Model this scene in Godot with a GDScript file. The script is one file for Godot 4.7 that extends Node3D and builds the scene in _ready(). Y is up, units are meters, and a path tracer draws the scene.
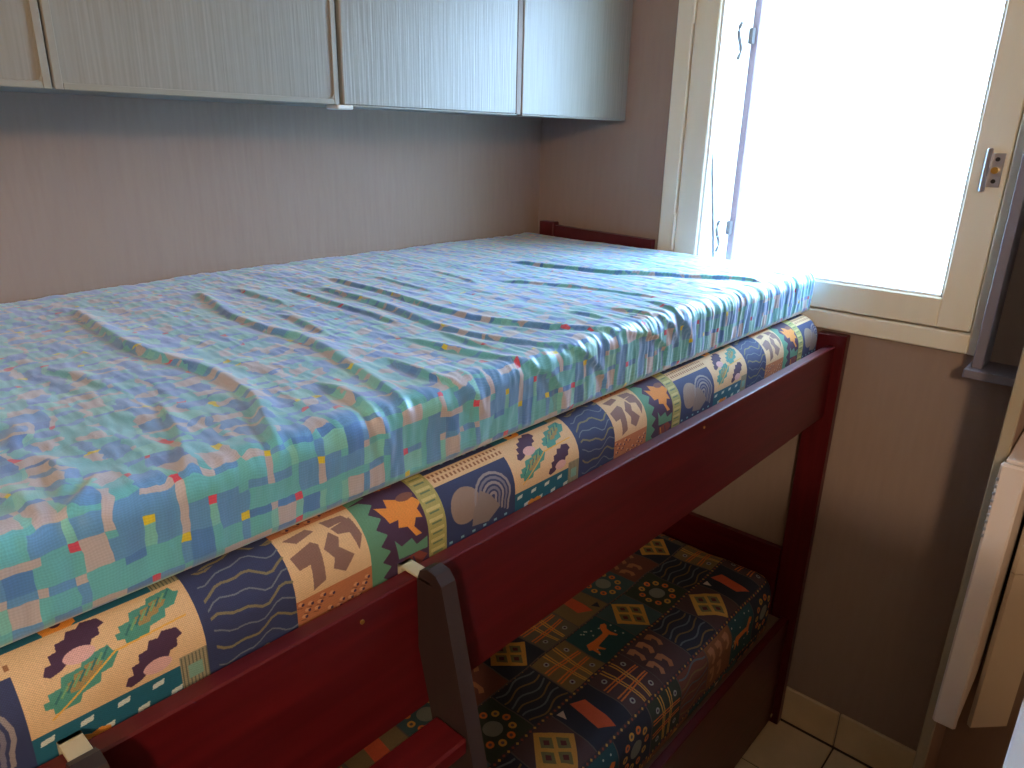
extends Node3D
# A small bedroom corner: bunk bed with stacked mattresses under a daylight window.
# x runs along the bed towards the window wall (x = 0), z from the back wall (z = 0) into the room, y up.

const FOLDS = [
	[6, [-1.449, 0.143, -1.452, 0.182, -1.469, 0.344, -1.477, 0.448, -1.469, 0.54, -1.458, 0.61, -1.453, 0.669, -1.457, 0.736, -1.468, 0.796, -1.502, 0.883, -1.519, 0.937, -1.519, 0.965]],
	[3.5, [-1.544, 0.697, -1.549, 0.74, -1.565, 0.808, -1.584, 0.864, -1.608, 0.923, -1.615, 0.951]],
	[3, [-1.595, 0.483, -1.576, 0.555, -1.567, 0.66]],
	[3.5, [-1.671, 0.67, -1.694, 0.728, -1.706, 0.758]],
	[6, [-1.652, 0.857, -1.687, 0.902, -1.708, 0.923, -1.716, 0.943]],
	[4, [-1.682, 0.776, -1.685, 0.818, -1.694, 0.876, -1.708, 0.92]],
	[5, [-1.729, 0.829, -1.726, 0.892, -1.721, 0.927]],
	[5, [-1.238, 0.17, -1.286, 0.396, -1.291, 0.511, -1.281, 0.603, -1.293, 0.689, -1.318, 0.793, -1.339, 0.883, -1.352, 0.935, -1.34, 0.967]],
	[3, [-1.176, 0.187, -1.178, 0.334, -1.184, 0.418]],
	[3.5, [-1.225, 0.433, -1.226, 0.518, -1.246, 0.62]],
	[6, [-1.38, 0.796, -1.383, 0.83, -1.388, 0.893, -1.395, 0.931, -1.384, 0.967, -1.384, 1.007]],
	[3.5, [-1.104, 0.252, -1.116, 0.414, -1.121, 0.528, -1.13, 0.662]],
	[5, [-1.053, 0.297, -1.062, 0.463, -1.074, 0.582, -1.094, 0.696, -1.097, 0.769, -1.083, 0.838, -1.061, 0.904, -1.005, 0.945, -0.962, 0.976, -0.939, 1.01, -0.93, 1.041]],
	[5.5, [-0.983, 0.23, -0.991, 0.405, -1.012, 0.576, -1.019, 0.711, -1.002, 0.773, -0.98, 0.846, -0.914, 0.926, -0.813, 0.951, -0.761, 0.983, -0.748, 1.034]],
	[4.5, [-1.176, 0.71, -1.174, 0.78, -1.166, 0.852, -1.15, 0.907, -1.116, 0.941, -1.081, 0.962, -1.057, 0.996, -1.039, 1.045]],
	[5, [-1.261, 0.78, -1.267, 0.819, -1.273, 0.89, -1.264, 0.928, -1.235, 0.953, -1.22, 0.999]],
	[4, [-1.325, 0.925, -1.308, 0.934, -1.286, 0.955, -1.275, 0.994, -1.271, 1.026]],
	[4, [-0.89, 0.773, -0.865, 0.826, -0.86, 0.897]],
	[4.5, [-0.694, 0.834, -0.7, 0.874, -0.721, 0.933, -0.68, 0.976, -0.664, 1.034]],
	[4, [-0.799, 0.815, -0.784, 0.911, -0.746, 0.949, -0.709, 0.993]],
	[4, [-0.743, 0.502, -0.696, 0.616, -0.661, 0.754, -0.642, 0.846]],
	[3, [-0.768, 0.307, -0.777, 0.412, -0.805, 0.518]],
	[7, [-0.547, 0.352, -0.51, 0.495, -0.465, 0.621, -0.374, 0.766, -0.316, 0.85, -0.312, 0.93]],
	[3, [-1.113, 0.713, -1.13, 0.815, -1.125, 0.871]],
	[3, [-0.905, 0.283, -0.912, 0.423, -0.919, 0.521]]
]

var M := {}
var taken := {}

# ------------------------------------------------------------------ helpers
func numbered(called: String) -> String:
	if not taken.has(called):
		taken[called] = 0
		return called
	taken[called] += 1
	return "%s_%03d" % [called, taken[called]]

func thing(called: String, label: String, category: String, at := Vector3.ZERO, group := "") -> Node3D:
	var o := Node3D.new()
	o.name = numbered(called)
	add_child(o)
	o.position = at
	o.set_meta("label", label)
	o.set_meta("category", category)
	if group != "":
		o.set_meta("group", group)
	return o

func structure(called: String, label := "", category := "") -> Node3D:
	var o := Node3D.new()
	o.name = called
	add_child(o)
	o.set_meta("kind", "structure")
	if label != "":
		o.set_meta("label", label)
		o.set_meta("category", category)
	return o

# one mesh child, its vertices given in world space; the node sits under its parent's base
func part(called: String, mesh: Mesh, mat: Material, parent: Node3D, at := Vector3.ZERO, turn := Vector3.ZERO, label := "") -> MeshInstance3D:
	var o := MeshInstance3D.new()
	o.name = called
	o.mesh = mesh
	o.material_override = mat
	o.cast_shadow = GeometryInstance3D.SHADOW_CASTING_SETTING_ON
	parent.add_child(o, true)
	o.position = at
	o.rotation = turn
	if label != "":
		o.set_meta("label", label)
	return o

func tri(st: SurfaceTool, a: Vector3, b: Vector3, c: Vector3, out: Vector3) -> void:
	# front faces run clockwise seen from outside
	var n := (c - a).cross(b - a)
	if n.dot(out) < 0.0:
		var t := b
		b = c
		c = t
		n = -n
	n = n.normalized()
	for p in [a, b, c]:
		st.set_normal(n)
		st.add_vertex(p)

func quad(st: SurfaceTool, a: Vector3, b: Vector3, c: Vector3, d: Vector3, out: Vector3) -> void:
	tri(st, a, b, c, out)
	tri(st, a, c, d, out)

# chamfered box between two corners
func add_box(st: SurfaceTool, lo: Vector3, hi: Vector3, e := 0.002) -> void:
	var c := (lo + hi) * 0.5
	var h := (hi - lo) * 0.5
	e = minf(e, minf(h.x, minf(h.y, h.z)) * 0.49)
	for ax in 3:
		for s in [-1.0, 1.0]:
			var u := (ax + 1) % 3
			var v := (ax + 2) % 3
			var pts: Array[Vector3] = []
			for k in [[-1, -1], [1, -1], [1, 1], [-1, 1]]:
				var p := Vector3.ZERO
				p[ax] = s * h[ax]
				p[u] = k[0] * (h[u] - e)
				p[v] = k[1] * (h[v] - e)
				pts.append(c + p)
			var n := Vector3.ZERO
			n[ax] = s
			quad(st, pts[0], pts[1], pts[2], pts[3], n)
	if e <= 0.0:
		return
	for ax in 3:
		var u := (ax + 1) % 3
		var v := (ax + 2) % 3
		for su in [-1.0, 1.0]:
			for sv in [-1.0, 1.0]:
				var a := Vector3.ZERO
				a[u] = su * h[u]
				a[v] = sv * (h[v] - e)
				var b := Vector3.ZERO
				b[u] = su * (h[u] - e)
				b[v] = sv * h[v]
				var l := Vector3.ZERO
				l[ax] = h[ax] - e
				var n := Vector3.ZERO
				n[u] = su
				n[v] = sv
				quad(st, c + a - l, c + a + l, c + b + l, c + b - l, n)
	for sx in [-1.0, 1.0]:
		for sy in [-1.0, 1.0]:
			for sz in [-1.0, 1.0]:
				var n := Vector3(sx, sy, sz)
				tri(st, c + Vector3(sx * h.x, sy * (h.y - e), sz * (h.z - e)), c + Vector3(sx * (h.x - e), sy * h.y, sz * (h.z - e)), c + Vector3(sx * (h.x - e), sy * (h.y - e), sz * h.z), n)

func box(lo: Vector3, hi: Vector3, e := 0.002) -> ArrayMesh:
	var st := SurfaceTool.new()
	st.begin(Mesh.PRIMITIVE_TRIANGLES)
	add_box(st, lo, hi, e)
	return st.commit()

func boxes(list: Array, e := 0.002) -> ArrayMesh:
	var st := SurfaceTool.new()
	st.begin(Mesh.PRIMITIVE_TRIANGLES)
	for b in list:
		add_box(st, Vector3(b[0], b[1], b[2]), Vector3(b[3], b[4], b[5]), e)
	return st.commit()

# a convex-or-not outline in a plane, given thickness; map turns (a, b, t) into a point
func prism(outline: PackedVector2Array, t0: float, t1: float, map: Callable) -> ArrayMesh:
	var st := SurfaceTool.new()
	st.begin(Mesh.PRIMITIVE_TRIANGLES)
	var idx := Geometry2D.triangulate_polygon(outline)
	var up: Vector3 = (map.call(0.0, 0.0, 1.0) - map.call(0.0, 0.0, 0.0)) * signf(t1 - t0)
	for k in range(0, idx.size(), 3):
		var a := outline[idx[k]]
		var b := outline[idx[k + 1]]
		var c := outline[idx[k + 2]]
		tri(st, map.call(a.x, a.y, t1), map.call(b.x, b.y, t1), map.call(c.x, c.y, t1), up)
		tri(st, map.call(a.x, a.y, t0), map.call(b.x, b.y, t0), map.call(c.x, c.y, t0), -up)
	var area := 0.0
	for k in outline.size():
		area += outline[k].cross(outline[(k + 1) % outline.size()])
	for k in outline.size():
		var a := outline[k]
		var b := outline[(k + 1) % outline.size()]
		var d := b - a
		var n2 := Vector2(d.y, -d.x) * signf(area)
		var n: Vector3 = map.call(n2.x, n2.y, 0.0) - map.call(0.0, 0.0, 0.0)
		quad(st, map.call(a.x, a.y, t0), map.call(b.x, b.y, t0), map.call(b.x, b.y, t1), map.call(a.x, a.y, t1), n)
	return st.commit()

func tube(path: Array, r: float, sides := 8) -> ArrayMesh:
	var st := SurfaceTool.new()
	st.begin(Mesh.PRIMITIVE_TRIANGLES)
	var rings := []
	for i in path.size():
		var d: Vector3 = (path[mini(i + 1, path.size() - 1)] - path[maxi(i - 1, 0)]).normalized()
		var a := d.cross(Vector3.UP if absf(d.y) < 0.9 else Vector3.RIGHT).normalized()
		var b := d.cross(a)
		var ring: Array[Vector3] = []
		for k in sides:
			var t := TAU * k / sides
			ring.append(path[i] + (a * cos(t) + b * sin(t)) * r)
		rings.append(ring)
	for i in path.size() - 1:
		for k in sides:
			var k2 := (k + 1) % sides
			var mid: Vector3 = (rings[i][k] + rings[i + 1][k2]) * 0.5 - (path[i] + path[i + 1]) * 0.5
			quad(st, rings[i][k], rings[i][k2], rings[i + 1][k2], rings[i + 1][k], mid)
	for e in [0, path.size() - 1]:
		var o: Vector3 = path[e] - path[1 if e == 0 else e - 1]
		for k in range(1, sides - 1):
			tri(st, rings[e][0], rings[e][k], rings[e][k + 1], o)
	return st.commit()

# ------------------------------------------------------------------ materials
func flat(c: Color, rough := 0.6, metal := 0.0) -> StandardMaterial3D:
	var m := StandardMaterial3D.new()
	m.albedo_color = c
	m.roughness = rough
	m.metallic = metal
	return m

func tex(img: Image) -> ImageTexture:
	img.generate_mipmaps()
	return ImageTexture.create_from_image(img)

# streaked pattern: fine across one axis, long along the other (along = 0: streaks run in u, 1: in v)
func streaks(sz: int, seed_: int, along: int, fine: float, long_: float, lo: Color, hi: Color, contrast := 1.0) -> Image:
	var n := FastNoiseLite.new()
	n.seed = seed_
	n.frequency = 1.0
	n.fractal_octaves = 3
	var img := Image.create(sz, sz, false, Image.FORMAT_RGB8)
	for y in sz:
		for x in sz:
			var u := float(x) / sz
			var v := float(y) / sz
			# wrap by blending so that repeats do not show a seam
			var a := (u if along == 0 else v) * long_
			var b := (v if along == 0 else u) * fine
			var w := b / fine
			var q := n.get_noise_2d(a, b) * (1.0 - w) + n.get_noise_2d(a, b - fine) * w
			var w2 := a / long_
			var q2 := n.get_noise_2d(a - long_, b) * (1.0 - w) + n.get_noise_2d(a - long_, b - fine) * w
			q = lerpf(q, q2, w2)
			var t := clampf(0.5 + q * contrast, 0.0, 1.0)
			img.set_pixel(x, y, lo.lerp(hi, t))
	return img

func streak_mat(seed_: int, along: int, fine: float, long_: float, lo: Color, hi: Color, rough: float, scale: float, bump := 0.0, contrast := 1.0) -> StandardMaterial3D:
	var m := StandardMaterial3D.new()
	var img := streaks(256, seed_, along, fine, long_, lo, hi, contrast)
	m.albedo_texture = tex(img)
	m.roughness = rough
	m.uv1_triplanar = true
	m.uv1_world_triplanar = true
	m.uv1_scale = Vector3.ONE * scale
	if bump > 0.0:
		var g := streaks(256, seed_ + 7, along, fine, long_, Color.BLACK, Color.WHITE, contrast)
		g.bump_map_to_normal_map(bump)
		m.normal_enabled = true
		m.normal_texture = tex(g)
		m.normal_scale = 1.0
	return m

# --- painting of printed cloth
func p_poly(img: Image, pts: Array, c: Color) -> void:
	var lo := 1e9
	var hi := -1e9
	for p in pts:
		lo = minf(lo, p[1])
		hi = maxf(hi, p[1])
	for y in range(maxi(0, int(lo)), mini(img.get_height(), int(hi) + 1)):
		var cuts: Array[float] = []
		var yy := y + 0.5
		for k in pts.size():
			var a = pts[k]
			var b = pts[(k + 1) % pts.size()]
			if (a[1] <= yy) != (b[1] <= yy):
				cuts.append(a[0] + (yy - a[1]) / (b[1] - a[1]) * (b[0] - a[0]))
		cuts.sort()
		for k in range(0, cuts.size() - 1, 2):
			var x0 := maxi(0, int(round(cuts[k])))
			var x1 := mini(img.get_width(), int(round(cuts[k + 1])))
			if x1 > x0:
				img.fill_rect(Rect2i(x0, y, x1 - x0, 1), c)

func p_oval(img: Image, cx: float, cy: float, rx: float, ry: float, c: Color) -> void:
	var pts := []
	for k in 28:
		pts.append([cx + rx * cos(TAU * k / 28.0), cy + ry * sin(TAU * k / 28.0)])
	p_poly(img, pts, c)

func p_rect(img: Image, x0: float, y0: float, x1: float, y1: float, c: Color) -> void:
	var q := Rect2i(int(x0), int(y0), int(x1 - x0), int(y1 - y0)).intersection(Rect2i(0, 0, img.get_width(), img.get_height()))
	if q.has_area():
		img.fill_rect(q, c)

func p_stroke(img: Image, pts: Array, w: float, c: Color) -> void:
	for k in pts.size() - 1:
		var a := Vector2(pts[k][0], pts[k][1])
		var b := Vector2(pts[k + 1][0], pts[k + 1][1])
		var n := (b - a).normalized().orthogonal() * w * 0.5
		var e := (b - a).normalized() * w * 0.3
		p_poly(img, [[a.x - e.x + n.x, a.y - e.y + n.y], [b.x + e.x + n.x, b.y + e.y + n.y], [b.x + e.x - n.x, b.y + e.y - n.y], [a.x - e.x - n.x, a.y - e.y - n.y]], c)

func p_at(pts: Array, ox: float, oy: float, s: float, flip := false) -> Array:
	var r := []
	for p in pts:
		r.append([ox + (-p[0] if flip else p[0]) * s, oy + p[1] * s])
	return r

func weave(img: Image, amount: float, seed_: int) -> void:
	var rng := RandomNumberGenerator.new()
	rng.seed = seed_
	for y in img.get_height():
		for x in img.get_width():
			var c := img.get_pixel(x, y)
			var k := 1.0 + amount * (rng.randf() - 0.5) + amount * 0.6 * (1.0 if (x / 2 + y / 2) % 2 == 0 else -1.0)
			img.set_pixel(x, y, Color(c.r * k, c.g * k, c.b * k))

const BEAST = [[0, 3], [2, 0], [6, 0.5], [14, 0.8], [16, -2.5], [18, -3.5], [20, -2.5], [19.5, -1], [17.5, 0.5], [17, 3], [17.5, 7], [16.5, 7], [15, 3.6], [8, 4], [5.5, 4.4], [6.5, 8], [5.5, 8], [3.6, 4.6], [2.6, 7.6], [1.5, 7.6], [1.6, 4]]

func tapestry_strip() -> Image:
	var W := 1024
	var H := 208
	var cream := Color8(208, 176, 132)
	var navy := Color8(47, 56, 92)
	var slate := Color8(104, 112, 120)
	var olive := Color8(120, 112, 82)
	var brown := Color8(128, 98, 86)
	var rust := Color8(176, 112, 72)
	var green := Color8(88, 138, 108)
	var teal := Color8(22, 92, 112)
	var plum := Color8(66, 40, 66)
	var orange := Color8(214, 138, 52)
	var lime := Color8(156, 152, 88)
	var img := Image.create(W, H, false, Image.FORMAT_RGB8)
	img.fill(cream)
	# dark block with wavy lines
	p_rect(img, 0, 0, 152, H, navy)
	p_rect(img, 1008, 0, 1024, H, navy)
	for k in 9:
		var pts := []
		for i in 13:
			pts.append([i * 12.7, -6 + k * 26 + 9 * sin(i * 0.62 + k * 0.9) + 5 * sin(i * 1.3 + k)])
		p_stroke(img, pts, 5.0 if k % 2 == 0 else 3.0, olive if k % 2 == 0 else slate)
	# cream block with angular brown shapes, flowered band below
	p_poly(img, [[164, 52], [214, 38], [226, 48], [218, 118], [190, 128], [196, 78], [172, 80]], brown)
	p_poly(img, [[232, 62], [256, 34], [270, 52], [262, 70], [288, 96], [262, 120], [238, 104], [246, 86]], brown)
	p_poly(img, [[264, 30], [312, 22], [318, 66], [302, 92], [296, 52], [272, 46]], brown)
	p_poly(img, [[168, 14], [220, 8], [232, 20], [190, 30]], brown)
	p_poly(img, [[252, 6], [300, 10], [308, 24], [262, 26]], brown)
	p_rect(img, 152, 136, 322, H, rust)
	for k in 22:
		var fx := 160.0 + fmod(k * 61.0, 156.0)
		var fy := 144.0 + fmod(k * 37.0, 58.0)
		p_oval(img, fx, fy, 5, 4, Color8(206, 150, 106))
		p_oval(img, fx + 5, fy + 3, 3, 3, plum)
		p_stroke(img, [[fx - 7, fy + 6], [fx + 3, fy + 9]], 2, Color8(120, 70, 54))
	# green saw-tooth edge and plum block with a running orange beast
	p_rect(img, 322, 0, 474, H, plum)
	var saw := [[322, 0]]
	for k in 12:
		saw.append([350 + (k % 2) * 22, k * 18])
	saw.append([322, H])
	p_poly(img, saw, green)
	p_poly(img, p_at([[0, 2], [-2, -3], [3, -1], [4, -5], [8, -3], [16, -1], [18, 2], [15, 4], [16, 8], [13, 7], [11, 10], [14, 14], [11, 14], [8, 9], [4, 8], [5, 5], [1, 5]], 380, 44, 5.4), orange)
	p_oval(img, 448, 30, 22, 10, Color8(120, 76, 60))
	p_poly(img, [[384, 108], [400, 128], [428, 120], [440, 140], [470, 132], [470, 160], [392, 156]], green)
	p_poly(img, [[396, 164], [446, 158], [470, 176], [440, 200], [400, 196]], Color8(128, 60, 48))
	p_stroke(img, [[404, 166], [414, 196]], 4, orange)
	p_stroke(img, [[430, 166], [440, 196]], 4, plum)
	# yellow-green band with short bars
	p_rect(img, 474, 0, 526, H, lime)
	for k in 9:
		p_rect(img, 480, 4 + k * 24, 520, 12 + k * 24, Color8(190, 178, 112))
		p_rect(img, 486, 14 + k * 24, 514, 18 + k * 24, Color8(96, 116, 82))
	# blue block with a coiled shell shape
	p_rect(img, 526, 0, 752, H, navy)
	p_rect(img, 526, 0, 752, 40, cream)
	for k in 18:
		p_rect(img, 530 + k * 12.5, 6, 536 + k * 12.5, 14, Color8(140, 96, 62))
		p_rect(img, 536 + k * 12.5, 20, 542 + k * 12.5, 30, Color8(140, 96, 62))
	p_oval(img, 590, 108, 46, 44, Color8(140, 122, 108))
	for k in 5:
		var r := 58.0 - k * 12.0
		var arc := []
		for i in 13:
			var t := PI * (0.95 + i * 0.1)
			arc.append([676 + r * cos(t), 118 + r * 1.0 * sin(t)])
		arc.append([676 + r * 0.86, 168 - k * 6])
		p_stroke(img, arc, 7, Color8(140, 132, 132) if k % 2 == 0 else Color8(112, 110, 124))
	p_poly(img, [[610, 130], [640, 90], [668, 110], [700, 150], [660, 176], [606, 168]], Color8(130, 118, 110))
	for k in 12:
		p_rect(img, 534 + k * 18, 178 + (k % 2) * 12, 544 + k * 18, 184 + (k % 2) * 12, Color8(128, 176, 186))
	# cream block with two leafy green lozenges and two stepped plum arches
	var leaf := [[0, 34], [8, 34], [8, 24], [26, 22], [30, 8], [58, 6], [62, -4], [100, -8], [104, 4], [112, 6], [96, 26], [80, 28], [76, 40], [50, 44], [44, 56], [10, 56], [10, 46], [0, 44]]
	for d in [[776.0, 64.0], [888.0, 14.0]]:
		p_poly(img, p_at(leaf, d[0], d[1], 0.98), Color8(70, 138, 122))
		p_poly(img, p_at(leaf, d[0] + 30, d[1] + 8, 0.5), Color8(150, 128, 78))
		for q in 9:
			var lx: float = d[0] + 14 + q * 9
			var ly: float = d[1] + 40 - q * 4
			p_stroke(img, [[lx, ly], [lx + 10, ly - 12]], 3, Color8(44, 108, 108) if q % 2 == 0 else Color8(110, 160, 110))
	var arch := [[0, 60], [6, 48], [14, 48], [14, 34], [26, 32], [28, 20], [42, 18], [48, 6], [62, 8], [70, 0], [92, 4], [98, 18], [88, 22], [86, 34], [74, 36], [68, 46], [56, 44], [40, 52], [24, 62], [8, 66]]
	for d in [[786.0, 2.0], [880.0, 72.0]]:
		p_poly(img, p_at(arch, d[0], d[1], 0.98), plum)
		p_oval(img, d[0] + 50, d[1] + 50, 22, 12, Color8(206, 164, 158))
	p_stroke(img, [[782, 126], [880, 70], [990, 64]], 3, Color8(214, 164, 70))
	p_rect(img, 752, 142, 962, H, teal)
	for k in 8:
		var dx := 762.0 + k * 26.0
		var dy := 152.0 + (k % 2) * 28.0
		p_poly(img, [[dx, dy], [dx + 18, dy - 2], [dx + 16, dy + 8], [dx - 2, dy + 9]], Color8(196, 206, 196))
	p_poly(img, p_at([[0, 4], [8, 0], [14, 3], [22, 1], [30, 4], [30, 16], [20, 22], [4, 22]], 800, 176, 1.7), orange)
	p_oval(img, 826, 194, 7, 5, plum)
	p_rect(img, 962, 128, 1008, H, Color8(150, 142, 112))
	for k in 8:
		p_rect(img, 964 + k * 6, 130, 966 + k * 6, H, Color8(92, 96, 82))
	p_rect(img, 974, 150, 998, 176, Color8(120, 160, 142))
	weave(img, 0.12, 5)
	return img

func tapestry_sheet() -> Image:
	var W := 1024
	var img := Image.create(W, W, false, Image.FORMAT_RGB8)
	var dark := Color8(92, 84, 78)
	var cols := [Color8(103, 96, 78), Color8(42, 48, 61), Color8(115, 69, 56), Color8(62, 87, 87), Color8(126, 105, 69), Color8(81, 61, 62), Color8(54, 64, 54), Color8(134, 87, 54)]
	var orange := Color8(217, 117, 52)
	var gold := Color8(206, 153, 69)
	var teal := Color8(37, 78, 81)
	img.fill(dark)
	var rng := RandomNumberGenerator.new()
	rng.seed = 41
	var n := 5
	var s := W / float(n)
	for gy in n:
		for gk in range(-1, n):
			var gx := (gk + n) % n
			var x := gk * s + fmod(gy * 0.37 * s, s)
			var y := gy * s
			var kind := (gx * 2 + gy * 3 + gx * gy) % 7
			var c: Color = cols[(gx * 3 + gy * 5 + gx * gy) % cols.size()]
			p_rect(img, x, y, x + s - 4, y + s - 4, c)
			var cx := x + s * 0.5
			var cy := y + s * 0.5
			if kind == 0:      # orange running beast on dark green with white flecks
				p_rect(img, x, y, x + s - 4, y + s - 4, teal)
				for k in 16:
					p_oval(img, x + 12 + rng.randf() * (s - 28), y + 12 + rng.randf() * (s - 28), 4, 4, Color8(178, 184, 168))
				p_poly(img, p_at(BEAST, x + 18, cy - 22, 8.2), orange)
			elif kind == 1:    # double lattice cross
				for o in [-36.0, -22.0, 22.0, 36.0]:
					p_stroke(img, [[cx + o, y + 8], [cx + o * 0.6, y + s - 14]], 6, gold)
					p_stroke(img, [[x + 8, cy + o], [x + s - 14, cy + o * 0.7]], 6, orange)
				for o in [[-60.0, -60.0], [60.0, -60.0], [-60.0, 60.0], [60.0, 60.0]]:
					p_oval(img, cx + o[0], cy + o[1], 11, 11, Color8(158, 158, 147))
					p_oval(img, cx + o[0], cy + o[1], 5, 5, plum_())
			elif kind == 2:    # four lozenges
				p_poly(img, [[cx, y + 6], [x + s - 10, cy], [cx, y + s - 10], [x + 6, cy]], gold)
				for o in [[-38.0, 0.0], [38.0, 0.0], [0.0, -40.0], [0.0, 40.0]]:
					p_poly(img, [[cx + o[0], cy + o[1] - 32], [cx + o[0] + 26, cy + o[1]], [cx + o[0], cy + o[1] + 32], [cx + o[0] - 26, cy + o[1]]], Color8(115, 111, 69))
					p_poly(img, [[cx + o[0], cy + o[1] - 14], [cx + o[0] + 12, cy + o[1]], [cx + o[0], cy + o[1] + 14], [cx + o[0] - 12, cy + o[1]]], Color8(92, 45, 42))
			elif kind == 3:    # angular shapes
				for k in 5:
					p_poly(img, p_at([[0, 0], [26, -4], [36, 8], [36, 42], [24, 58], [10, 50], [22, 34], [20, 18], [8, 22]], x + 14 + (k % 3) * 60, y + 20 + (k / 3) * 84, 1.2, false), Color8(176, 117, 78))
			elif kind == 4:    # ring of small flowers
				for k in 10:
					var t := TAU * k / 10.0
					p_oval(img, cx + 66 * cos(t), cy + 66 * sin(t), 14, 14, orange if k % 2 == 0 else gold)
					p_oval(img, cx + 66 * cos(t), cy + 66 * sin(t), 6, 6, dark)
				p_oval(img, cx, cy, 34, 34, Color8(126, 130, 117))
			elif kind == 5:    # stepped red rhomb
				p_poly(img, [[cx - 20, y + 14], [cx + 34, y + 40], [cx + 20, y + s - 24], [cx - 36, y + s - 60]], Color8(200, 87, 50))
				p_poly(img, [[x + 12, y + 12], [x + 44, y + 16], [x + 20, y + 50]], Color8(211, 184, 158))
				p_poly(img, [[x + s - 60, y + s - 50], [x + s - 22, y + s - 46], [x + s - 44, y + s - 16]], Color8(42, 48, 61))
			else:              # wavy bars
				for k in 6:
					var pts := []
					for i in 11:
						pts.append([x + 6 + i * (s - 18) / 10.0, y + 18 + k * 32 + 10 * sin(i * 0.8 + k)])
					p_stroke(img, pts, 7, Color8(96, 105, 109) if k % 2 == 0 else Color8(126, 100, 64))
	# narrow braid between the rows
	for gy in n:
		p_rect(img, 0, gy * s - 10, W, gy * s + 4, Color8(62, 55, 62))
		for k in 48:
			p_poly(img, [[k * 21.33 + 4, gy * s - 3], [k * 21.33 + 10, gy * s - 9], [k * 21.33 + 16, gy * s - 3], [k * 21.33 + 10, gy * s + 3]], gold if k % 2 == 0 else Color8(144, 74, 57))
	weave(img, 0.14, 9)
	return img

func plum_() -> Color:
	return Color8(66, 40, 66)

func plaid() -> Image:
	var n := 16
	var cell := 64
	var wide := 46
	var W := n * cell
	var img := Image.create(W, W, false, Image.FORMAT_RGB8)
	var teal := Color8(104, 190, 202)
	var blue := Color8(98, 158, 214)
	var pink := Color8(186, 182, 188)
	var mint := Color8(126, 202, 200)
	var deep := Color8(84, 140, 208)
	var yellow := Color8(222, 208, 62)
	var red := Color8(214, 84, 112)
	var rng := RandomNumberGenerator.new()
	rng.seed = 12
	for gy in n:
		for gx in n:
			var x := gx * cell
			var y := gy * cell
			var r := rng.randf()
			var a := teal if r < 0.32 else (pink if r < 0.52 else (blue if r < 0.8 else (mint if r < 0.93 else deep)))
			p_rect(img, x, y, x + wide, y + wide, a)
			r = rng.randf()
			p_rect(img, x + wide, y, x + cell, y + wide, teal if r < 0.35 else (blue if r < 0.62 else (pink if r < 0.82 else mint)))
			r = rng.randf()
			p_rect(img, x, y + wide, x + wide, y + cell, blue if r < 0.4 else (teal if r < 0.68 else (pink if r < 0.86 else deep)))
			r = rng.randf()
			p_rect(img, x + wide, y + wide, x + cell, y + cell, yellow if r < 0.09 else (red if r < 0.18 else (teal if r < 0.7 else pink)))
	# woven ribs: pale threads crossing the squares
	for y in W:
		for x in W:
			var k := 1.0 + 0.012 * (1.0 if (x / 3) % 2 == 0 else -1.0) + 0.02 * (1.0 if (y / 3) % 2 == 0 else -1.0) + 0.04 * (rng.randf() - 0.5)
			var c := img.get_pixel(x, y)
			img.set_pixel(x, y, Color(c.r * k, c.g * k, c.b * k))
	return img

func speckle(sz: int, seed_: int, f: float, lo: Color, hi: Color) -> Image:
	var n := FastNoiseLite.new()
	n.seed = seed_
	n.frequency = f
	n.fractal_octaves = 4
	var g := n.get_seamless_image(sz, sz)
	var img := Image.create(sz, sz, false, Image.FORMAT_RGB8)
	for y in sz:
		for x in sz:
			img.set_pixel(x, y, lo.lerp(hi, g.get_pixel(x, y).r))
	return img

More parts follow.
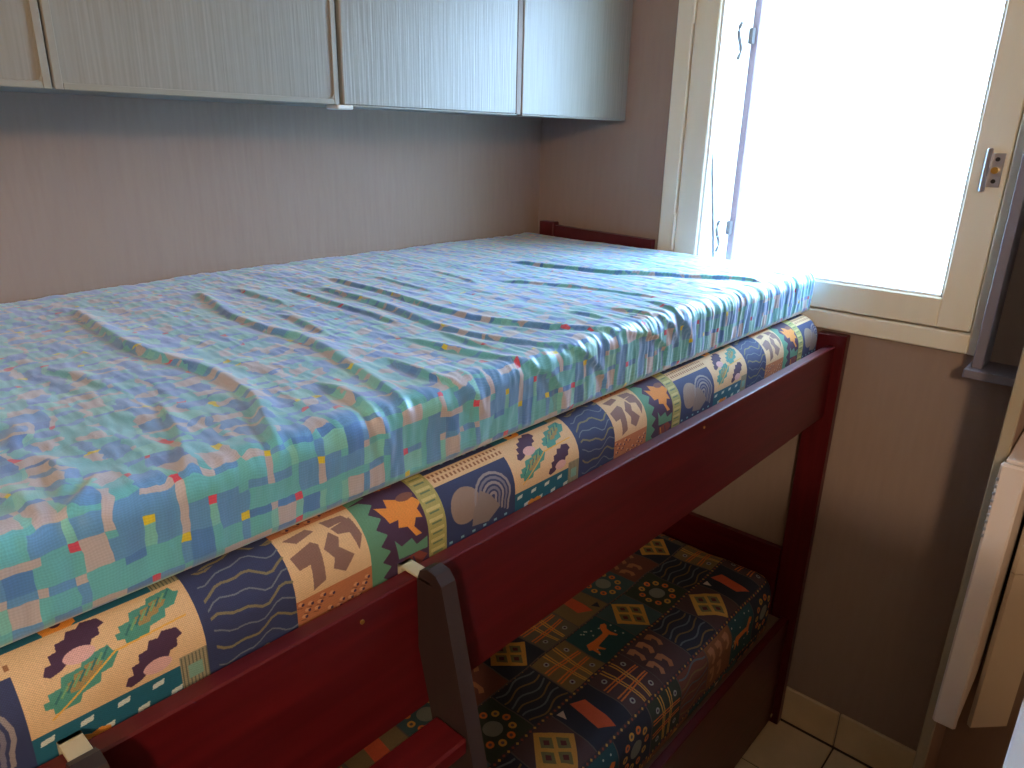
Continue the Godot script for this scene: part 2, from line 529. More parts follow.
func make_materials() -> void:
	M.wall = streak_mat(3, 1, 46.0, 5.0, Color8(153, 131, 116), Color8(159, 137, 121), 0.85, 1.1, 0.2, 0.8)
	M.ceiling = flat(Color8(205, 200, 190), 0.9)
	M.wood = streak_mat(11, 0, 30.0, 2.0, Color8(70, 10, 15), Color8(98, 20, 24), 0.34, 1.3, 0.0, 0.9)
	M.wood_up = streak_mat(13, 1, 30.0, 2.0, Color8(70, 10, 15), Color8(98, 20, 24), 0.34, 1.3, 0.0, 0.9)
	M.door_grain = streak_mat(21, 1, 70.0, 1.6, Color8(140, 136, 124), Color8(152, 148, 136), 0.38, 2.2, 0.2, 1.0)
	M.door_rim = flat(Color8(150, 145, 130), 0.45)
	M.carcass = flat(Color8(150, 146, 138), 0.6)
	M.added_sideboard = streak_mat(23, 1, 24.0, 2.0, Color8(74, 52, 38), Color8(92, 66, 48), 0.5, 1.2, 0.0, 0.9)
	M.brown_edge = flat(Color8(120, 98, 78), 0.5)
	M.cream = streak_mat(31, 1, 14.0, 3.0, Color8(232, 220, 192), Color8(238, 228, 202), 0.42, 1.0, 0.0, 0.8)
	M.cream_pole = flat(Color8(172, 160, 134), 0.5)
	M.white_paint = flat(Color8(232, 230, 222), 0.55)
	M.shutter = streak_mat(37, 1, 18.0, 3.0, Color8(226, 224, 220), Color8(236, 235, 230), 0.6, 1.0, 0.0, 0.8)
	M.shaded_edge = flat(Color8(84, 66, 74), 0.7)  # dark mauve: the shade on the shutter's outer edge put into the colour
	M.iron = flat(Color8(38, 34, 34), 0.8)
	M.steel = flat(Color8(190, 192, 198), 0.28, 0.9)
	M.brass = flat(Color8(198, 160, 80), 0.3, 0.8)
	M.grey_shelf = flat(Color8(124, 118, 126), 0.45)
	M.enamel = flat(Color8(238, 228, 220), 0.3)
	M.enamel_cream = flat(Color8(222, 208, 184), 0.4)
	M.strap = flat(Color8(196, 184, 150), 0.4, 0.2)
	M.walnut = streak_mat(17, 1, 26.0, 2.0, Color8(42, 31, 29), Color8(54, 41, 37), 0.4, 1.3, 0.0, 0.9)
	M.tile = StandardMaterial3D.new()
	M.tile.albedo_texture = tex(speckle(256, 4, 0.012, Color8(216, 190, 146), Color8(232, 206, 162)))
	M.tile.roughness = 0.35
	M.tile.uv1_triplanar = true
	M.tile.uv1_world_triplanar = true
	M.tile.uv1_scale = Vector3.ONE * 2.0
	M.grout = flat(Color8(86, 72, 56), 0.9)
	M.plaid = StandardMaterial3D.new()
	M.plaid.albedo_texture = tex(plaid())
	M.plaid.roughness = 0.33
	M.plaid.metallic_specular = 0.5
	M.plaid.rim_enabled = true
	M.plaid.rim = 0.9
	M.plaid.rim_tint = 0.15
	M.strip = StandardMaterial3D.new()
	M.strip.albedo_texture = tex(tapestry_strip())
	M.strip.roughness = 0.8
	M.sheet = StandardMaterial3D.new()
	M.sheet.albedo_texture = tex(tapestry_sheet())
	M.sheet.roughness = 0.85
	M.glass = StandardMaterial3D.new()
	M.glass.albedo_color = Color(0.95, 0.98, 1.0, 0.06)
	M.glass.transparency = BaseMaterial3D.TRANSPARENCY_ALPHA
	M.glass.roughness = 0.02
	M.bulb = flat(Color8(255, 240, 210), 0.5)
	M.bulb.emission_enabled = true
	M.bulb.emission = Color8(255, 224, 194)
	M.bulb.emission_energy_multiplier = 3.0
	M.ground = flat(Color8(205, 202, 196), 0.9)

# ------------------------------------------------------------------ mattresses
# a soft slab: its section (z, y) runs over the top from the back edge, round the front edge, down, under and up
# again; rise(i, s) lifts the cloth along its normal. uv = (x / tile_u, (s - s0) / tile_v)
func slab(x0: float, x1: float, z0: float, z1: float, y0: float, y1: float, r: float, rb: float, nx: int, ds: float, er: float, lift: PackedFloat32Array, ls: int, bulge: Callable, tile_u: float, tile_v: float, s0: float, u0: float, slip := 0.0) -> ArrayMesh:
	var bunch := FastNoiseLite.new()
	bunch.seed = 77
	bunch.frequency = 1.0
	# section samples: [z, y, nz, ny, s, inset-free flag]
	var sec := []
	var s := 0.0
	var top_n := int(round((z1 - r - z0) / ds))
	for k in top_n:
		var z := z0 + (z1 - r - z0) * k / top_n
		sec.append([z, y1, 0.0, 1.0, z])
	var arc_n := maxi(4, int(ceil(r * PI * 0.5 / ds)))
	for k in arc_n + 1:
		var t := PI * 0.5 * k / arc_n
		sec.append([z1 - r + r * sin(t), y1 - r + r * cos(t), sin(t), cos(t), z1 - r + r * t])
	s = z1 - r + r * PI * 0.5
	var h := (y1 - r) - (y0 + rb)
	var fn := maxi(1, int(round(h / ds)))
	for k in range(1, fn + 1):
		sec.append([z1, y1 - r - h * k / fn, 1.0, 0.0, s + h * k / fn])
	s += h
	for k in range(1, 5):
		var t := PI * 0.5 * k / 4.0
		sec.append([z1 - rb + rb * cos(t), y0 + rb - rb * sin(t), cos(t), -sin(t), s + rb * t])
	s += rb * PI * 0.5
	sec.append([z0, y0, -0.7, -0.7, s + (z1 - z0)])
	sec.append([z0, y1 - 0.004, -1.0, 0.0, s + (z1 - z0) + (y1 - y0)])
	var ns := sec.size()
	var P := PackedVector3Array()
	var UV := PackedVector2Array()
	P.resize((nx + 1) * ns)
	UV.resize((nx + 1) * ns)
	for i in nx + 1:
		var x := x0 + (x1 - x0) * i / nx
		var e := minf(x - x0, x1 - x)
		var pull := 0.0
		if e < er:
			var q := 1.0 - e / er
			pull = er * (1.0 - sqrt(maxf(0.0, 1.0 - q * q)))
		for j in ns:
			var c = sec[j]
			var d: float = -pull * (0.75 if j < ns - 2 else 0.0)
			if j < ls:
				d += lift[i * ls + j]
			var b: float = bulge.call(x, c[0])
			P[i * ns + j] = Vector3(x, c[1] + c[3] * d + (b if c[1] > y0 + rb else 0.0), c[0] + c[2] * d)
			var sl := slip * (1.0 - 0.75 * smoothstep(z1 - 0.03, z1 + 0.02, c[4]))
			var du := sl * (bunch.get_noise_2d(x * 13.0, c[4] * 11.0) + 0.45 * bunch.get_noise_2d(x * 34.0 + 5.0, c[4] * 40.0))
			var dv := sl * (bunch.get_noise_2d(x * 12.0 + 40.0, c[4] * 13.0) + 0.45 * bunch.get_noise_2d(x * 36.0 + 70.0, c[4] * 38.0))
			UV[i * ns + j] = Vector2((x - u0 + du) / tile_u, (c[4] - s0 + dv) / tile_v)
	var I := PackedInt32Array()
	for i in nx:
		for j in ns - 1:
			var a := i * ns + j
			var b := a + ns
			I.append_array([a, b, a + 1, a + 1, b, b + 1])
		var a2 := i * ns + ns - 1
		I.append_array([a2, a2 + ns, i * ns, i * ns, a2 + ns, i * ns + ns])
	# end caps
	for e in 2:
		var base := 0 if e == 0 else nx * ns
		var c := P.size()
		P.append(Vector3(x0 if e == 0 else x1, (y0 + y1) * 0.5, (z0 + z1) * 0.5))
		UV.append(Vector2.ZERO)
		for j in ns:
			var j2 := (j + 1) % ns
			if e == 0:
				I.append_array([c, base + j, base + j2])
			else:
				I.append_array([c, base + j2, base + j])
	var N := PackedVector3Array()
	N.resize(P.size())
	for k in range(0, I.size(), 3):
		var a := P[I[k]]
		var n := (P[I[k + 2]] - a).cross(P[I[k + 1]] - a)
		N[I[k]] += n
		N[I[k + 1]] += n
		N[I[k + 2]] += n
	for k in N.size():
		N[k] = N[k].normalized()
	var arr := []
	arr.resize(Mesh.ARRAY_MAX)
	arr[Mesh.ARRAY_VERTEX] = P
	arr[Mesh.ARRAY_NORMAL] = N
	arr[Mesh.ARRAY_TEX_UV] = UV
	arr[Mesh.ARRAY_INDEX] = I
	var m := ArrayMesh.new()
	m.add_surface_from_arrays(Mesh.PRIMITIVE_TRIANGLES, arr)
	return m

func folds_lift(x0: float, x1: float, nx: int, s_at: PackedFloat32Array, ls: int, s_front: float) -> PackedFloat32Array:
	var L := PackedFloat32Array()
	L.resize((nx + 1) * ls)
	var nz := FastNoiseLite.new()
	nz.seed = 8
	nz.frequency = 1.0
	var fine := FastNoiseLite.new()
	fine.seed = 15
	fine.frequency = 1.0
	for i in nx + 1:
		var x := x0 + (x1 - x0) * i / nx
		for j in ls:
			var s := s_at[j]
			var v := 0.0035 * nz.get_noise_2d(x * 9.0, s * 2.6)
			v += 0.0016 * fine.get_noise_2d(x * 26.0, s * 9.0)
			v += 0.0010 * fine.get_noise_2d(x * 75.0 + 31.0, s * 30.0)
			# gathers hanging over the front edge
			var g := smoothstep(0.80, 0.93, s)
			var near := smoothstep(-1.35, -0.45, x)
			v += g * (0.0008 + 0.0028 * near) * fine.get_noise_2d(x * 34.0 + 60.0, s * 3.5)
			v += g * near * 0.002 * fine.get_noise_2d(x * 62.0 + 9.0, s * 3.0 + 7.0)
			L[i * ls + j] = v
	var dx := (x1 - x0) / nx
	for f in FOLDS:
		var amp: float = f[0] * 0.00095
		var pts: Array = f[1]
		var n := pts.size() / 2
		var total := 0.0
		for k in n - 1:
			total += Vector2(pts[k * 2 + 2] - pts[k * 2], pts[k * 2 + 3] - pts[k * 2 + 1]).length()
		var best := {}
		var run := 0.0
		for k in n - 1:
			var a := Vector2(pts[k * 2], pts[k * 2 + 1])
			var b := Vector2(pts[k * 2 + 2], pts[k * 2 + 3])
			var ab := b - a
			var len := ab.length()
			var pad := 0.042
			var i0 := maxi(0, int((minf(a.x, b.x) - pad - x0) / dx))
			var i1 := mini(nx, int((maxf(a.x, b.x) + pad - x0) / dx) + 1)
			for j in ls:
				var s := s_at[j]
				if s < minf(a.y, b.y) - pad or s > maxf(a.y, b.y) + pad:
					continue
				for i in range(i0, i1 + 1):
					var p := Vector2(x0 + dx * i, s)
					var t := clampf((p - a).dot(ab) / (len * len), 0.0, 1.0)
					var q := p - (a + ab * t)
					var d := q.length()
					var key := i * ls + j
					if not best.has(key) or d < best[key][0]:
						best[key] = [d, ab.cross(q), run + t * len]
			run += len
		for key in best:
			var w = best[key]
			# steep on the side away from the window, long and soft towards it
			var over := smoothstep(0.86, 0.93, s_at[key % ls])
			var wd := (0.0045 if w[1] > 0.0 else 0.015) * (1.0 - 0.45 * over)
			var q: float = w[0] / wd
			var h := exp(-q * q)
			# a shallow furrow beside the steep side
			if w[1] > 0.0:
				var q2: float = (w[0] - 0.010) / 0.007
				h -= 0.45 * exp(-q2 * q2)
			var ends: float = smoothstep(0.0, 0.06, w[2]) * smoothstep(0.0, 0.05, total - w[2])
			L[key] += amp * h * ends * (1.0 - 0.3 * over)
	return L

# ------------------------------------------------------------------ the place
func _ready() -> void:
	# camera
	var cam := Camera3D.new()
	cam.name = "camera"
	add_child(cam)
	cam.position = Vector3(-1.857, 1.6475, 1.542)
	cam.rotation = Vector3(-0.3333, -0.8472, 0.0235)
	cam.fov = 56.2
	cam.near = 0.02
	cam.current = true
	# daylight
	var we := WorldEnvironment.new()
	we.name = "environment"
	var env := Environment.new()
	env.background_mode = Environment.BG_COLOR
	env.background_color = Color8(172, 212, 255)
	env.background_energy_multiplier = 31.0
	env.tonemap_mode = Environment.TONE_MAPPER_LINEAR
	env.tonemap_exposure = 1.1
	env.sdfgi_enabled = true
	env.ssao_enabled = true
	env.ssil_enabled = true
	we.environment = env
	add_child(we)

	make_materials()
	build_room()
	build_window()
	build_bed()
	build_mattresses()
	build_ladder()
	build_cabinets()
	build_right_side()
	build_added_sideboard()
	build_lamp()

func build_room() -> void:
	var floor_ := structure("floor")
	part("screed", box(Vector3(-5.1, -0.12, -0.1), Vector3(0.28, -0.006, 4.4), 0.0), M.grout, floor_)
	var g := 0.213
	var tile_mesh := box(Vector3(-g * 0.5 + 0.0025, -0.006, -g * 0.5 + 0.0025), Vector3(g * 0.5 - 0.0025, 0.0, g * 0.5 - 0.0025), 0.0015)
	for i in 15:
		for j in 19:
			var c := Vector3(-0.012 - g * (i + 0.5), 0, 1.18 + g * (j - 5.5))
			if c.z < 0.0 + g * 0.3 or c.x < -3.15 or c.z > 4.2:
				continue
			part("tile", tile_mesh, M.tile, floor_, c)
	var bk := structure("wall_back")
	part("wallpaper", box(Vector3(-5.1, -0.02, -0.12), Vector3(0.02, 2.6, 0.0), 0.0), M.wall, bk)
	var ww := structure("wall_window")
	part("wallpaper", boxes([[0, -0.02, -0.12, 0.283, 1.235, 4.4], [0, 2.13, -0.12, 0.283, 2.6, 4.4], [0, 1.235, -0.12, 0.283, 2.13, 0.5], [0, 1.235, 1.285, 0.283, 2.13, 4.4]], 0.0), M.wall, ww)
	var wr := structure("wall_right")
	part("wallpaper", box(Vector3(-5.1, -0.02, 4.2), Vector3(0.02, 2.6, 4.4), 0.0), M.wall, wr)
	var rear := structure("wall_rear")
	part("wallpaper", box(Vector3(-5.2, -0.02, -0.12), Vector3(-5.0, 2.6, 4.4), 0.0), M.wall, rear)
	var ce := structure("ceiling")
	part("plaster", box(Vector3(-5.2, 2.55, -0.12), Vector3(0.283, 2.7, 4.4), 0.0), M.ceiling, ce)
	var bb := structure("baseboard_window")
	var z := 0.0
	for k in 4:
		var z1 := minf(z + 0.426 - 0.1 * int(k == 0), 1.398)
		part("skirting_tile", box(Vector3(-0.011, 0.002, z + 0.0015), Vector3(0.0, 0.118, z1 - 0.0015), 0.003), M.tile, bb)
		z = z1
	var gr := structure("ground")
	part("paving", box(Vector3(0.3, -0.4, -30), Vector3(60, -0.2, 30), 0.0), M.ground, gr)

func build_window() -> void:
	var w := structure("window_1", "cream painted casement window with a steel latch over the bed", "window")
	var y_top := 2.17
	# casing, fixed to the wall
	part("casing", boxes([[-0.022, 1.205, 0.465, 0.0, y_top, 0.512], [-0.022, 1.205, 1.274, 0.0, y_top, 1.2985], [-0.0215, 1.205, 0.510, 0.0, 1.25, 1.276], [-0.0215, y_top - 0.045, 0.510, 0.0, y_top, 1.276]], 0.003), M.cream, w)
	# the sash
	var y1 := y_top - 0.048
	part("sash", boxes([[-0.016, 1.254, 0.515, 0.026, y1, 0.583], [-0.016, 1.254, 1.203, 0.026, y1, 1.271], [-0.0158, 1.254, 0.582, 0.026, 1.321, 1.204], [-0.0158, y1 - 0.068, 0.582, 0.026, y1, 1.204]], 0.003), M.cream, w)
	part("pane", box(Vector3(0.006, 1.318, 0.580), Vector3(0.010, y1 - 0.066, 1.206), 0.0), M.glass, w)
	part("glazing_bead", boxes([[-0.006, 1.320, 0.583, 0.004, 1.327, 1.203], [-0.006, 1.3195, 0.5825, 0.004, y1 - 0.066, 0.589], [-0.006, 1.3195, 1.197, 0.004, y1 - 0.066, 1.2035]], 0.001), M.white_paint, w)
	for hy in [1.40, 1.98]:
		part("hinge", tube([Vector3(-0.024, hy - 0.05, 0.514), Vector3(-0.024, hy + 0.05, 0.514)], 0.006, 10), M.cream, w)
	part("rebate", boxes([[0.0265, 1.236, 0.5055, 0.036, 2.12, 0.545], [0.0265, 1.236, 1.240, 0.036, 2.12, 1.2805], [0.0265, 1.2625, 0.545, 0.036, 1.29, 1.240], [0.0265, 2.09, 0.545, 0.036, 2.12, 1.240]], 0.0), M.cream, w)
	# lining of the opening and the outer sill
	part("reveal", boxes([[0.0, 1.235, 0.492, 0.283, 2.13, 0.505], [0.0, 1.235, 1.281, 0.283, 2.13, 1.292], [0.0, 2.12, 0.5, 0.283, 2.136, 1.285]], 0.0), M.white_paint, w)
	part("sill", box(Vector3(0.028, 1.236, 0.506), Vector3(0.33, 1.262, 1.28), 0.004), M.white_paint, w)
	# the latch: a plate with two screws and an upright lever
	var latch := part("latch", box(Vector3(-0.021, 1.566, 1.236), Vector3(-0.0162, 1.634, 1.262), 0.001), M.steel, w)
	part("screw", tube([Vector3(-0.0205, 1.578, 1.250), Vector3(-0.023, 1.578, 1.250)], 0.0045, 10), M.iron, latch)
	part("screw", tube([Vector3(-0.0205, 1.622, 1.250), Vector3(-0.023, 1.622, 1.250)], 0.0045, 10), M.iron, latch)
	part("stud", tube([Vector3(-0.0205, 1.600, 1.250), Vector3(-0.032, 1.600, 1.250)], 0.007, 12), M.brass, latch)
	part("lever", box(Vector3(-0.036, 1.556, 1.229), Vector3(-0.021, 1.644, 1.239), 0.003), M.steel, latch)
	# folded shutter in the opening
	var sh := thing("window_shutter", "white wooden shutter folded back outside the window pane", "shutter", Vector3(0.16, 1.262, 0.515))
	var o := -sh.position
	part("leaf", box(Vector3(0.060, 1.264, 0.506), Vector3(0.262, 2.115, 0.545), 0.002), M.shutter, sh, o)
	part("edge_strip", box(Vector3(0.262, 1.264, 0.506), Vector3(0.290, 2.115, 0.562), 0.002), M.shaded_edge, sh, o)
	for hy in [1.375, 1.905]:
		part("hinge", box(Vector3(0.240, hy, 0.545), Vector3(0.258, hy + 0.04, 0.556), 0.001), M.iron, sh, o)
		var hook := []
		for k in 9:
			var t := k / 8.0
			hook.append(Vector3(0.175 + 0.012 * sin(t * TAU), hy - 0.045 + 0.09 * t, 0.552))
		part("hook", tube(hook, 0.005, 6), M.iron, sh, o)
	part("stay_rod", tube([Vector3(0.075, 1.66, 0.550), Vector3(0.165, 1.30, 0.552)], 0.0042, 6), M.iron, sh, o)
	part("gap_shade_strip", box(Vector3(0.0585, 1.264, 0.530), Vector3(0.0598, 2.115, 0.5485), 0.0), M.iron, sh, o)  # dark strip painted in for the shaded gap between sash and leaf

func build_bed() -> void:
	var b := thing("bunk_bed", "dark red mahogany bunk bed with a plain long side rail", "bunk bed", Vector3(-1.0, 0, 0.5))
	var o := -b.position
	var xl := -1.97
	# head end at the window wall: posts, the upper board with its raised back part, the low panel
	part("post", box(Vector3(-0.044, 0, 0.955), Vector3(-0.013, 1.2, 1.026), 0.003), M.wood_up, b, o)
	part("post", box(Vector3(-0.044, 0, 0.040), Vector3(-0.013, 1.390, 0.098), 0.003), M.wood_up, b, o)
	part("headboard", prism(PackedVector2Array([Vector2(0.099, 0.95), Vector2(0.953, 0.95), Vector2(0.953, 1.19), Vector2(0.50, 1.19), Vector2(0.455, 1.21), Vector2(0.455, 1.372), Vector2(0.099, 1.380)]), -0.038, -0.018, func(a, c, t): return Vector3(t, c, a)), M.wood, b, o)
	part("low_panel", box(Vector3(-0.040, 0.02, 0.099), Vector3(-0.018, 0.57, 0.953), 0.002), M.wood, b, o)
	# foot end
	part("post", box(Vector3(xl, 0, 0.955), Vector3(xl + 0.031, 1.2, 1.026), 0.003), M.wood_up, b, o)
	part("post", box(Vector3(xl, 0, 0.012), Vector3(xl + 0.031, 1.3, 0.072), 0.003), M.wood_up, b, o)
	part("footboard", box(Vector3(xl + 0.005, 0.95, 0.074), Vector3(xl + 0.027, 1.19, 0.953), 0.002), M.wood, b, o)
	part("low_panel", box(Vector3(xl + 0.005, 0.02, 0.074), Vector3(xl + 0.027, 0.57, 0.953), 0.002), M.wood, b, o)
	# long rails
	var rail := part("side_rail", box(Vector3(xl + 0.03, 0.985, 0.982), Vector3(-0.046, 1.172, 1.004), 0.002), M.wood, b, o)
	for sx in [-1.48, -0.72]:
		part("screw", tube([Vector3(sx, 1.155, 1.0035), Vector3(sx, 1.155, 1.0055)], 0.0026, 10), M.brass, rail)
	part("side_rail", box(Vector3(xl + 0.03, 0.02, 0.986), Vector3(-0.046, 0.372, 1.008), 0.002), M.wood, b, o)
	part("back_rail", box(Vector3(xl + 0.03, 1.0, 0.014), Vector3(-0.046, 1.16, 0.034), 0.002), M.wood, b, o)
	part("back_rail", box(Vector3(xl + 0.03, 0.2, 0.014), Vector3(-0.046, 0.40, 0.034), 0.002), M.wood, b, o)
	part("deck", box(Vector3(xl + 0.03, 1.072, 0.036), Vector3(-0.046, 1.088, 0.980), 0.0), M.brown_edge, b, o)
	part("deck", box(Vector3(xl + 0.03, 0.345, 0.036), Vector3(-0.046, 0.360, 0.984), 0.0), M.brown_edge, b, o)
	part("bolt", tube([Vector3(-0.055, 0.035, 1.004), Vector3(-0.055, 0.035, 1.010)], 0.006, 10), M.strap, b, o)

func build_mattresses() -> void:
	var x0 := -1.92
	var x1 := -0.048
	var no_lift := PackedFloat32Array()
	# upper plaid one
	var nx := 620
	var z0 := 0.012
	var z1 := 0.935
	var y0 := 1.249
	var y1 := 1.350
	var r := 0.026
	var ds := 0.0072
	var s_at := PackedFloat32Array()
	var top_n := int(round((z1 - r - z0) / ds))
	for k in top_n:
		s_at.append(z0 + (z1 - r - z0) * k / top_n)
	var arc_n := maxi(4, int(ceil(r * PI * 0.5 / ds)))
	for k in arc_n + 1:
		s_at.append(z1 - r + r * PI * 0.5 * k / arc_n)
	var rb := 0.015
	var h := (y1 - r) - (y0 + rb)
	var fn := maxi(1, int(round(h / ds)))
	for k in range(1, fn + 1):
		s_at.append(z1 - r + r * PI * 0.5 + h * k / fn)
	var lift := folds_lift(x0, x1, nx, s_at, s_at.size(), z1)
	var sway := func(x, z): return 0.010 * exp(-pow((x + 0.85) / 0.45, 2.0)) * z - 0.012 * smoothstep(-1.0, -1.7, x) * (1.0 - z)
	var a := thing("plaid_mattress", "foam mattress in a crumpled blue and teal checked cover, top of the stack", "mattress", Vector3(-0.98, y0, 0.47))
	part("cover", slab(x0, x1, z0, z1, y0, y1, r, rb, nx, ds, 0.02, lift, s_at.size(), sway, 0.47, 0.47, 0.02, 0.0, 0.016), M.plaid, a, -a.position)
	# tapestry one under it
	var even := func(_x, _z): return 0.0
	var b := thing("tapestry_mattress", "mattress in beige and navy tapestry cloth squeezed under the checked one", "mattress", Vector3(-0.98, 1.089, 0.47))
	part("cover", slab(x0, -0.052, 0.04, 0.970, 1.0885, 1.2465, 0.055, 0.03, 120, 0.012, 0.04, no_lift, 0, even, 0.575, 0.115, 0.928, -1.62), M.strip, b, -b.position)
	# lower bunk
	var soft := FastNoiseLite.new()
	soft.seed = 5
	soft.frequency = 1.0
	var dip := func(x, z): return 0.010 * soft.get_noise_2d(x * 4.0, z * 4.0)
	var c := thing("lower_mattress", "mattress in dark orange and green tapestry cloth on the lower bunk", "mattress", Vector3(-1.03, 0.3605, 0.5))
	part("cover", slab(-1.92, -0.105, 0.04, 0.984, 0.3605, 0.535, 0.06, 0.03, 110, 0.015, 0.06, no_lift, 0, dip, 0.62, 0.62, 0.1, -0.1), M.sheet, c, -c.position)

func build_ladder() -> void:
	var l := thing("bunk_ladder", "dark brown ladder with red treads hooked over the bunk rail by two metal straps", "ladder", Vector3(-1.58, 0, 1.18))
	var o := -l.position
	# stile outline in (z, y): leaning out towards the floor, rounded at the top
	var out := PackedVector2Array()
	var k := 0.22
	for q in [[1.013 + k * 1.16, 0.0], [1.065 + k * 1.16, 0.0]]:
		out.append(Vector2(q[0], q[1]))
	out.append(Vector2(1.0505, 1.165))
	out.append(Vector2(1.047, 1.180))
	out.append(Vector2(1.038, 1.190))
	out.append(Vector2(1.024, 1.192))
	out.append(Vector2(1.012, 1.186))
	out.append(Vector2(1.0065, 1.172))
	out.append(Vector2(1.0065, 1.08))
	for x in [-1.405, -1.762]:
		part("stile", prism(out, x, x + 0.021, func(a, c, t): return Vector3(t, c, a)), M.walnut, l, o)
		var hx: float = x + (0.0 if x > -1.5 else 0.004)
		part("hook_strap", boxes([[hx, 1.1735, 0.9725, hx + 0.018, 1.1765, 1.030], [hx, 1.120, 0.9725, hx + 0.018, 1.1765, 0.9785]], 0.0005), M.strap, l, o)
	for n in 4:
		var y := 1.0 - n * 0.27
		var zb := 1.018 + k * (1.16 - y) * 0.98 - 0.018
		part("tread", box(Vector3(-1.741, y - 0.022, zb + 0.002), Vector3(-1.405, y, zb + 0.054), 0.003), M.wood, l, o)

func cabinet(x0: float, x1: float, doors: Array, label: String, rimmed: bool) -> void:
	var zc := 0.300
	var yb := 1.695
	var yt := 2.33
	var c := thing("wall_cabinet", label, "wall cabinet", Vector3((x0 + x1) * 0.5, yb, 0.15))
	var o := -c.position
	part("carcass", boxes([[x0, yb + 0.004, 0.001, x0 + 0.018, yt, zc], [x1 - 0.018, yb + 0.004, 0.001, x1, yt, zc], [x0 + 0.018, yb + 0.004, 0.001, x1 - 0.018, yb + 0.022, zc], [x0 + 0.018, yt - 0.018, 0.001, x1 - 0.018, yt, zc], [x0 + 0.018, yb + 0.022, 0.001, x1 - 0.018, yt - 0.018, 0.008]], 0.001), M.carcass, c, o)
	for d in doors:
		var m := 0.0018
		var door := part("door", box(Vector3(d[0] + m, yb, zc + 0.002), Vector3(d[1] - m, yt, zc + 0.018), 0.002), M.door_grain, c, o)
		if rimmed:
			var w := 0.011
			var zf := zc + 0.0215
			var z2 := zc + 0.0175
			part("rim", boxes([[d[0] + m, yb - 0.0005, z2, d[0] + m + w, yt, zf], [d[1] - m - w, yb - 0.0005, z2, d[1] - m, yt, zf], [d[0] + m + w, yb - 0.0005, z2, d[1] - m - w, yb + w - 0.002, zf]], 0.0018), M.door_rim, door)
			for s in [0, 1]:
				var cx: float = d[0] + m + w if s == 0 else d[1] - m - w
				var sg := 1.0 if s == 0 else -1.0
				var fil := PackedVector2Array([Vector2(cx, yb + w - 0.002)])
				for q in 6:
					var t := PI * 0.5 * q / 5.0
					fil.append(Vector2(cx + sg * 0.012 * (1.0 - sin(t)), yb + w - 0.002 + 0.012 * (1.0 - cos(t))))
				part("rim_corner", prism(fil, z2, zf - 0.001, func(a, b, t): return Vector3(a, b, t)), M.door_rim, door)
		else:
			part("bottom_lip", box(Vector3(d[0] + m, yb - 0.003, zc + 0.004), Vector3(d[1] - m, yb - 0.0002, zc + 0.019), 0.0008), M.door_rim, door)

func build_cabinets() -> void:
	cabinet(-1.972, -0.984, [[-1.972, -1.472], [-1.472, -0.986]], "grey grained wall cabinet whose two doors have pale raised rims", true)
	cabinet(-0.978, -0.004, [[-0.977, -0.478], [-0.460, -0.006]], "satin grey wall cabinet in the corner beside the window, brown strip between its doors", false)
	var cab: Node3D = get_node("wall_cabinet_001")
	part("divider_strip", box(Vector3(-0.4775, 1.695, 0.300), Vector3(-0.4605, 2.33, 0.3165), 0.001), M.brown_edge, cab, -cab.position)
	var cl := thing("corner_bumper", "small white plastic stop under the joint of the wall cabinets", "plastic stop", Vector3(-0.97, 1.688, 0.31))
	part("body", box(Vector3(-0.994, 1.6865, 0.285), Vector3(-0.958, 1.6945, 0.325), 0.003), M.white_paint, cl, -cl.position)

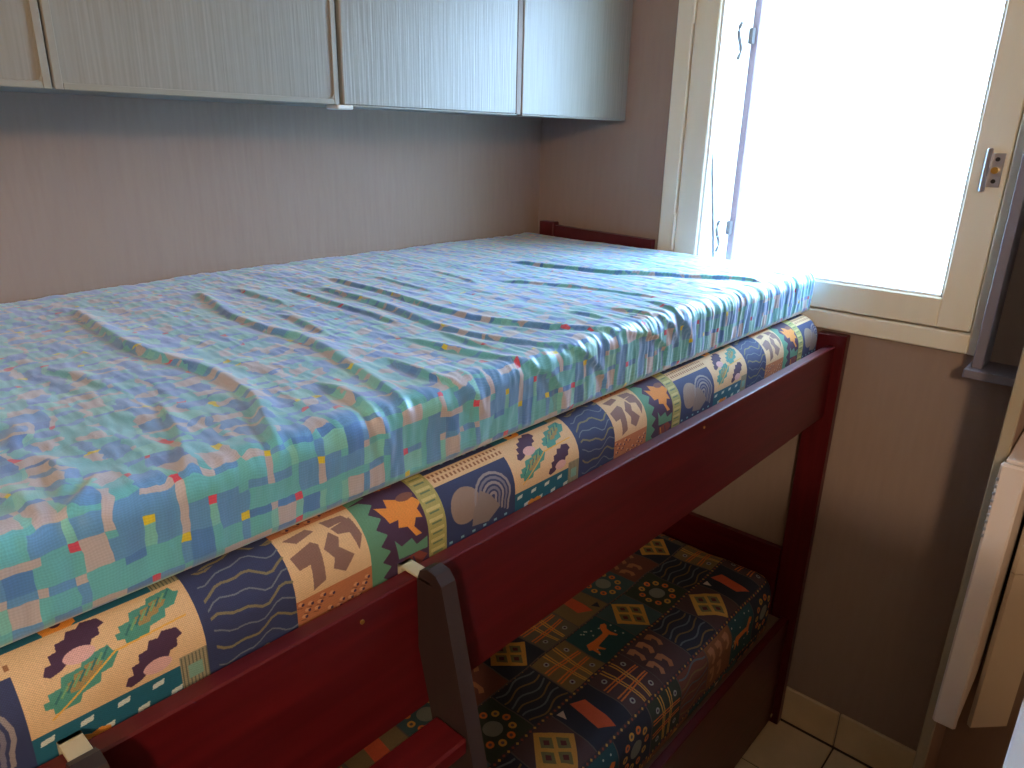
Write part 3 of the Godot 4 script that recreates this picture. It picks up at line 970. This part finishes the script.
func build_right_side() -> void:
	# small open shelf on the wall beside the window
	var s := thing("wall_shelf", "small grey open wall shelf beside the window frame", "shelf", Vector3(-0.06, 1.15, 1.36))
	var o := -s.position
	part("side_board", box(Vector3(-0.090, 1.1955, 1.300), Vector3(0.0, 1.95, 1.320), 0.0015), M.grey_shelf, s, o)
	part("bottom_board", box(Vector3(-0.110, 1.176, 1.290), Vector3(0.0, 1.195, 1.400), 0.0015), M.grey_shelf, s, o)
	part("top_board", box(Vector3(-0.090, 1.9505, 1.300), Vector3(0.0, 1.966, 1.400), 0.0015), M.grey_shelf, s, o)
	# short partition with its cream edge trim
	var p := structure("wall_partition")
	part("panel", box(Vector3(-0.305, 0.0, 1.404), Vector3(0.0, 2.55, 1.422), 0.0), M.wall, p)
	var t := structure("trim_1", "thin cream upright trim on the end of the partition", "trim")
	part("board", box(Vector3(-0.322, 0.0, 1.4025), Vector3(-0.305, 2.55, 1.4235), 0.002), M.cream_pole, t)
	# electric convector
	var h := thing("electric_heater", "slim white electric heater with small vent slots hung on the partition", "heater", Vector3(-0.2, 0.5, 1.44))
	o = -h.position
	part("body", box(Vector3(-0.345, 0.515, 1.4245), Vector3(-0.03, 1.095, 1.460), 0.004), M.enamel, h, o)
	part("end_cover", box(Vector3(-0.362, 0.505, 1.4180), Vector3(-0.3455, 1.100, 1.4605), 0.005), M.enamel, h, o)
	for k in 9:
		part("vent_slat", box(Vector3(-0.366, 1.066 - k * 0.0148, 1.4175), Vector3(-0.361, 1.072 - k * 0.0148, 1.4225), 0.001), M.steel, h, o)
	# diagonal cupboard in the corner beyond it
	var c := thing("corner_cupboard", "cream corner cupboard with two stacked doors beside the white heater", "cupboard", Vector3(-0.05, 0.36, 1.5))
	o = -c.position
	var fp := PackedVector2Array([Vector2(-0.152, 1.4675), Vector2(-0.087, 1.529), Vector2(-0.001, 1.529), Vector2(-0.001, 1.4675)])
	part("carcass", prism(fp, 0.385, 1.1005, func(a, b, q): return Vector3(a, q, b)), M.enamel_cream, c, o)
	for d in [[0.380, 0.790], [0.793, 1.08]]:
		var n := Vector2(-0.69, 0.72) * 0.012
		var e := Vector2(-0.69, 0.72) * 0.0008
		var dp := PackedVector2Array([Vector2(-0.152, 1.4675) + e, Vector2(-0.087, 1.529) + e, Vector2(-0.087, 1.529) + n, Vector2(-0.152, 1.4675) + n])
		part("door", prism(dp, d[0], d[1], func(a, b, q): return Vector3(a, q, b)), M.enamel_cream, c, o)
	part("top_board", box(Vector3(-0.355, 1.101, 1.4245), Vector3(-0.001, 1.109, 1.560), 0.002), M.enamel, c, o)
	# low white unit at the frame's corner
	var u := thing("kitchen_unit", "brown unit under a white worktop in front of the cream corner cupboard", "worktop", Vector3(-0.8, 0, 1.8))
	o = -u.position
	part("body", box(Vector3(-1.41, 0.06, 1.575), Vector3(-0.57, 0.775, 2.10), 0.002), M.added_sideboard, u, o)
	part("top", box(Vector3(-1.42, 0.776, 1.549), Vector3(-0.56, 0.80, 2.11), 0.003), M.enamel, u, o)
	part("plinth", box(Vector3(-1.39, 0.0, 1.6), Vector3(-0.59, 0.06, 2.08), 0.0), M.added_sideboard, u, o)

func build_added_sideboard() -> void:
	# added out of view behind the camera, its back to the bed; it keeps the lamp off the lower bunk
	var d := thing("added_sideboard", "tall brown cupboard with two doors added out of view to shade the lower bunk", "added_sideboard", Vector3(-2.05, 0, 1.82))
	var o := -d.position
	part("body", box(Vector3(-2.69, 0.07, 1.61), Vector3(-1.44, 1.395, 2.02), 0.003), M.added_sideboard, d, o)
	part("top", box(Vector3(-2.70, 1.3955, 1.60), Vector3(-1.43, 1.42, 2.05), 0.003), M.added_sideboard, d, o)
	part("plinth", box(Vector3(-2.66, 0.0, 1.64), Vector3(-1.47, 0.0695, 1.99), 0.0), M.added_sideboard, d, o)
	for x in [-2.68, -2.055]:
		var dr := part("door", box(Vector3(x, 0.09, 2.0205), Vector3(x + 0.61, 1.38, 2.038), 0.003), M.added_sideboard, d, o)
		part("knob", tube([Vector3(x + (0.56 if x < -2.5 else 0.05), 0.7, 2.038), Vector3(x + (0.56 if x < -2.5 else 0.05), 0.7, 2.06)], 0.012, 12), M.brass, dr)

func build_lamp() -> void:
	var l := thing("ceiling_lamp", "round glowing globe lamp hanging under the ceiling", "lamp", Vector3(-2.9, 2.116, 2.3))
	part("ceiling_rose", tube([Vector3(0, 0.434, 0), Vector3(0, 0.412, 0)], 0.05, 20), M.white_paint, l)
	part("stem", tube([Vector3(0, 0.412, 0), Vector3(0, 0.085, 0)], 0.008, 10), M.white_paint, l)
	var sp := SphereMesh.new()
	sp.radius = 0.09
	sp.height = 0.18
	part("globe", sp, M.bulb, l)
	var li := OmniLight3D.new()
	li.name = "glow"
	li.light_color = Color8(255, 224, 194)
	li.light_energy = 2.0
	li.light_size = 0.09
	li.omni_range = 8.0
	li.omni_attenuation = 2.0
	li.shadow_enabled = true
	l.add_child(li)
